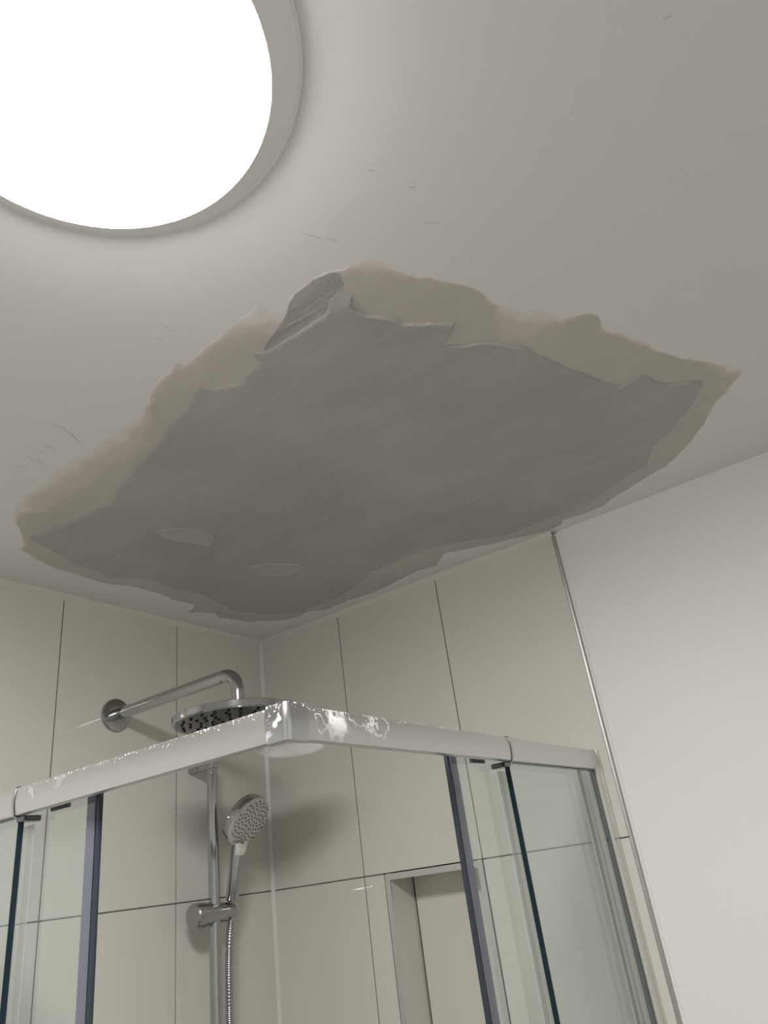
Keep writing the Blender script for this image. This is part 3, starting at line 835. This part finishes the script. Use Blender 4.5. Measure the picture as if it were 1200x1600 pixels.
# corner connector: follows the rail section round a chamfered bend
sec = rail_section(0.0020)
path = []
RC = 0.004
def at_y(o, h, y): return (EX - o, y, h)
def at_x(o, h, x): return (x, EY - o, h)
path.append(lambda o, h: at_y(o, h, EY + CP))
cc = Vector((EX + RC, EY + RC, 0))
for k in range(0, 9):
    a = math.pi + math.pi / 2 * k / 8
    def f(o, h, a=a):
        oo = o
        if RC + oo < 0.0006: # inside of the bend collapses on the diagonal
            d = -(RC + oo)
            return (cc.x + d, cc.y + d, h)
        return (cc.x + (RC + oo) * math.cos(a), cc.y + (RC + oo) * math.sin(a), h)
    path.append(f)
path.append(lambda o, h: at_x(o, h, EX + CP))
bm = sweep(bmesh.new(), sec, path)
bmesh.ops.remove_doubles(bm, verts=bm.verts, dist=1e-5)
mesh_obj('corner_connector', bm, 'corner', enc, smooth=True, angle=35)

def slab(lo, hi, edge_axis, name, parent, offset=None):
    """glass pane with dark polished edges"""
    bm = new_box(lo, hi, 0.0004)
    o = mesh_obj(name, bm, ['glass', 'glass_edge'], parent, offset=offset)
    for p in o.data.polygons:
        p.material_index = 0 if abs(p.normal[edge_axis]) > 0.9 else 1
    return o
GB = 0.045
GT = Z0 + 0.010
O0 = Vector((0, 0, 0))
# wall profiles with two grooves on the outer face
def profile_section():
    return [(0.0, -0.0405), (0.0, 0.0), (-0.0085, 0.0), (-0.0090, -0.0030), (-0.0115, -0.0030), (-0.0120, -0.0005), (-0.0190, -0.0005), (-0.0195, -0.0030), (-0.0215, -0.0030), (-0.0220, 0.0006), (-0.0315, 0.0006), (-0.0330, -0.001), (-0.0330, -0.0395)]
bm = sweep(bmesh.new(), [(a - 0.0012, o) for a, o in profile_section()], [lambda a, o, z=z: (a, EY - o, z) for z in (GB, Z1 + 0.001)])
mesh_obj('wall_profile', bm, 'white_alu', enc, smooth=True, angle=20)
bm = sweep(bmesh.new(), [(a - 0.0012, o) for a, o in profile_section()], [lambda a, o, z=z: (EX - o, a, z) for z in (GB, Z1 + 0.001)])
mesh_obj('wall_profile', bm, 'white_alu', enc, smooth=True, angle=20)
mesh_obj('profile_gasket', new_box((-0.0362, EY + 0.0045, GB), (-0.0343, EY + 0.0115, Z0 - 0.001)), 'nozzle', enc)
mesh_obj('profile_gasket', new_box((EX + 0.0045, -0.0362, GB), (EX + 0.0115, -0.0343, Z0 - 0.001)), 'nozzle', enc)
# fixed panes
slab((JN - 0.003, EY + 0.0045, GB), (-0.0364, EY + 0.0125, Z0 - 0.0008), 1, 'fixed_pane', enc)
slab((EX + 0.0045, JN - 0.003, GB), (EX + 0.0125, -0.0364, Z0 - 0.0008), 0, 'fixed_pane', enc)
mesh_obj('seal_fin', new_box((JN - 0.022, EY + 0.0155, GB), (JN + 0.010, EY + 0.0165, Z0 - 0.012)), 'clear_seal', enc)
mesh_obj('seal_fin', new_box((EX + 0.0155, JN - 0.022, GB), (EX + 0.0165, JN + 0.010, Z0 - 0.012)), 'clear_seal', enc)
# sliding doors pushed open behind the fixed panes
DO = 0.026
door = slab((-0.508, EY + DO, GB + 0.006), (-0.046, EY + DO + 0.006, Z0 + 0.022), 1, 'sliding_door', enc)
mesh_obj('magnet_strip', new_box((-0.5240, EY + DO - 0.001, GB + 0.006), (-0.5165, EY + DO + 0.004, Z0 + 0.022), 0.0012, 2), 'dark_seal', door, offset=O0)
mesh_obj('seal_profile', new_box((-0.5163, EY + DO - 0.0022, GB + 0.006), (-0.5002, EY + DO - 0.0006, Z0 + 0.022), 0.0005), 'lavender_seal', door, offset=O0)
mesh_obj('roller_clip', new_box((-0.462, EY + DO - 0.006, Z0 - 0.0015), (-0.425, EY + DO - 0.0006, Z0 + 0.012), 0.001), 'dark_chrome', door, offset=O0)
door = slab((EX + DO, -0.508, GB + 0.006), (EX + DO + 0.006, -0.046, Z0 + 0.022), 0, 'sliding_door', enc)
mesh_obj('magnet_strip', new_box((EX + DO - 0.001, -0.5210, GB + 0.006), (EX + DO + 0.004, -0.5135, Z0 + 0.022), 0.0012, 2), 'dark_seal', door, offset=O0)
mesh_obj('seal_profile', new_box((EX + DO - 0.0022, -0.5133, GB + 0.006), (EX + DO - 0.0006, -0.4972, Z0 + 0.022), 0.0005), 'lavender_seal', door, offset=O0)
mesh_obj('roller_clip', new_box((EX + DO - 0.006, -0.462, Z0 - 0.0015), (EX + DO - 0.0006, -0.425, Z0 + 0.012), 0.001), 'dark_chrome', door, offset=O0)
# bottom rails (below the frame) carry the panes on the tray
mesh_obj('bottom_rail', new_box((EX, EY, 0.0405), (-0.001, EY + 0.04, GB - 0.0002), 0.001), 'alu', enc)
mesh_obj('bottom_rail', new_box((EX, EY + 0.0405, 0.0405), (EX + 0.04, -0.001, GB - 0.0002), 0.001), 'alu', enc)
bm = new_box((-0.878, -0.866, 0.0005), (-0.0005, -0.0005, 0.040), 0.004, 2)
tray = mesh_obj('shower_tray', bm, 'tray')
tray['label'] = 'low white shower tray under the glass enclosure'; tray['category'] = 'shower tray'
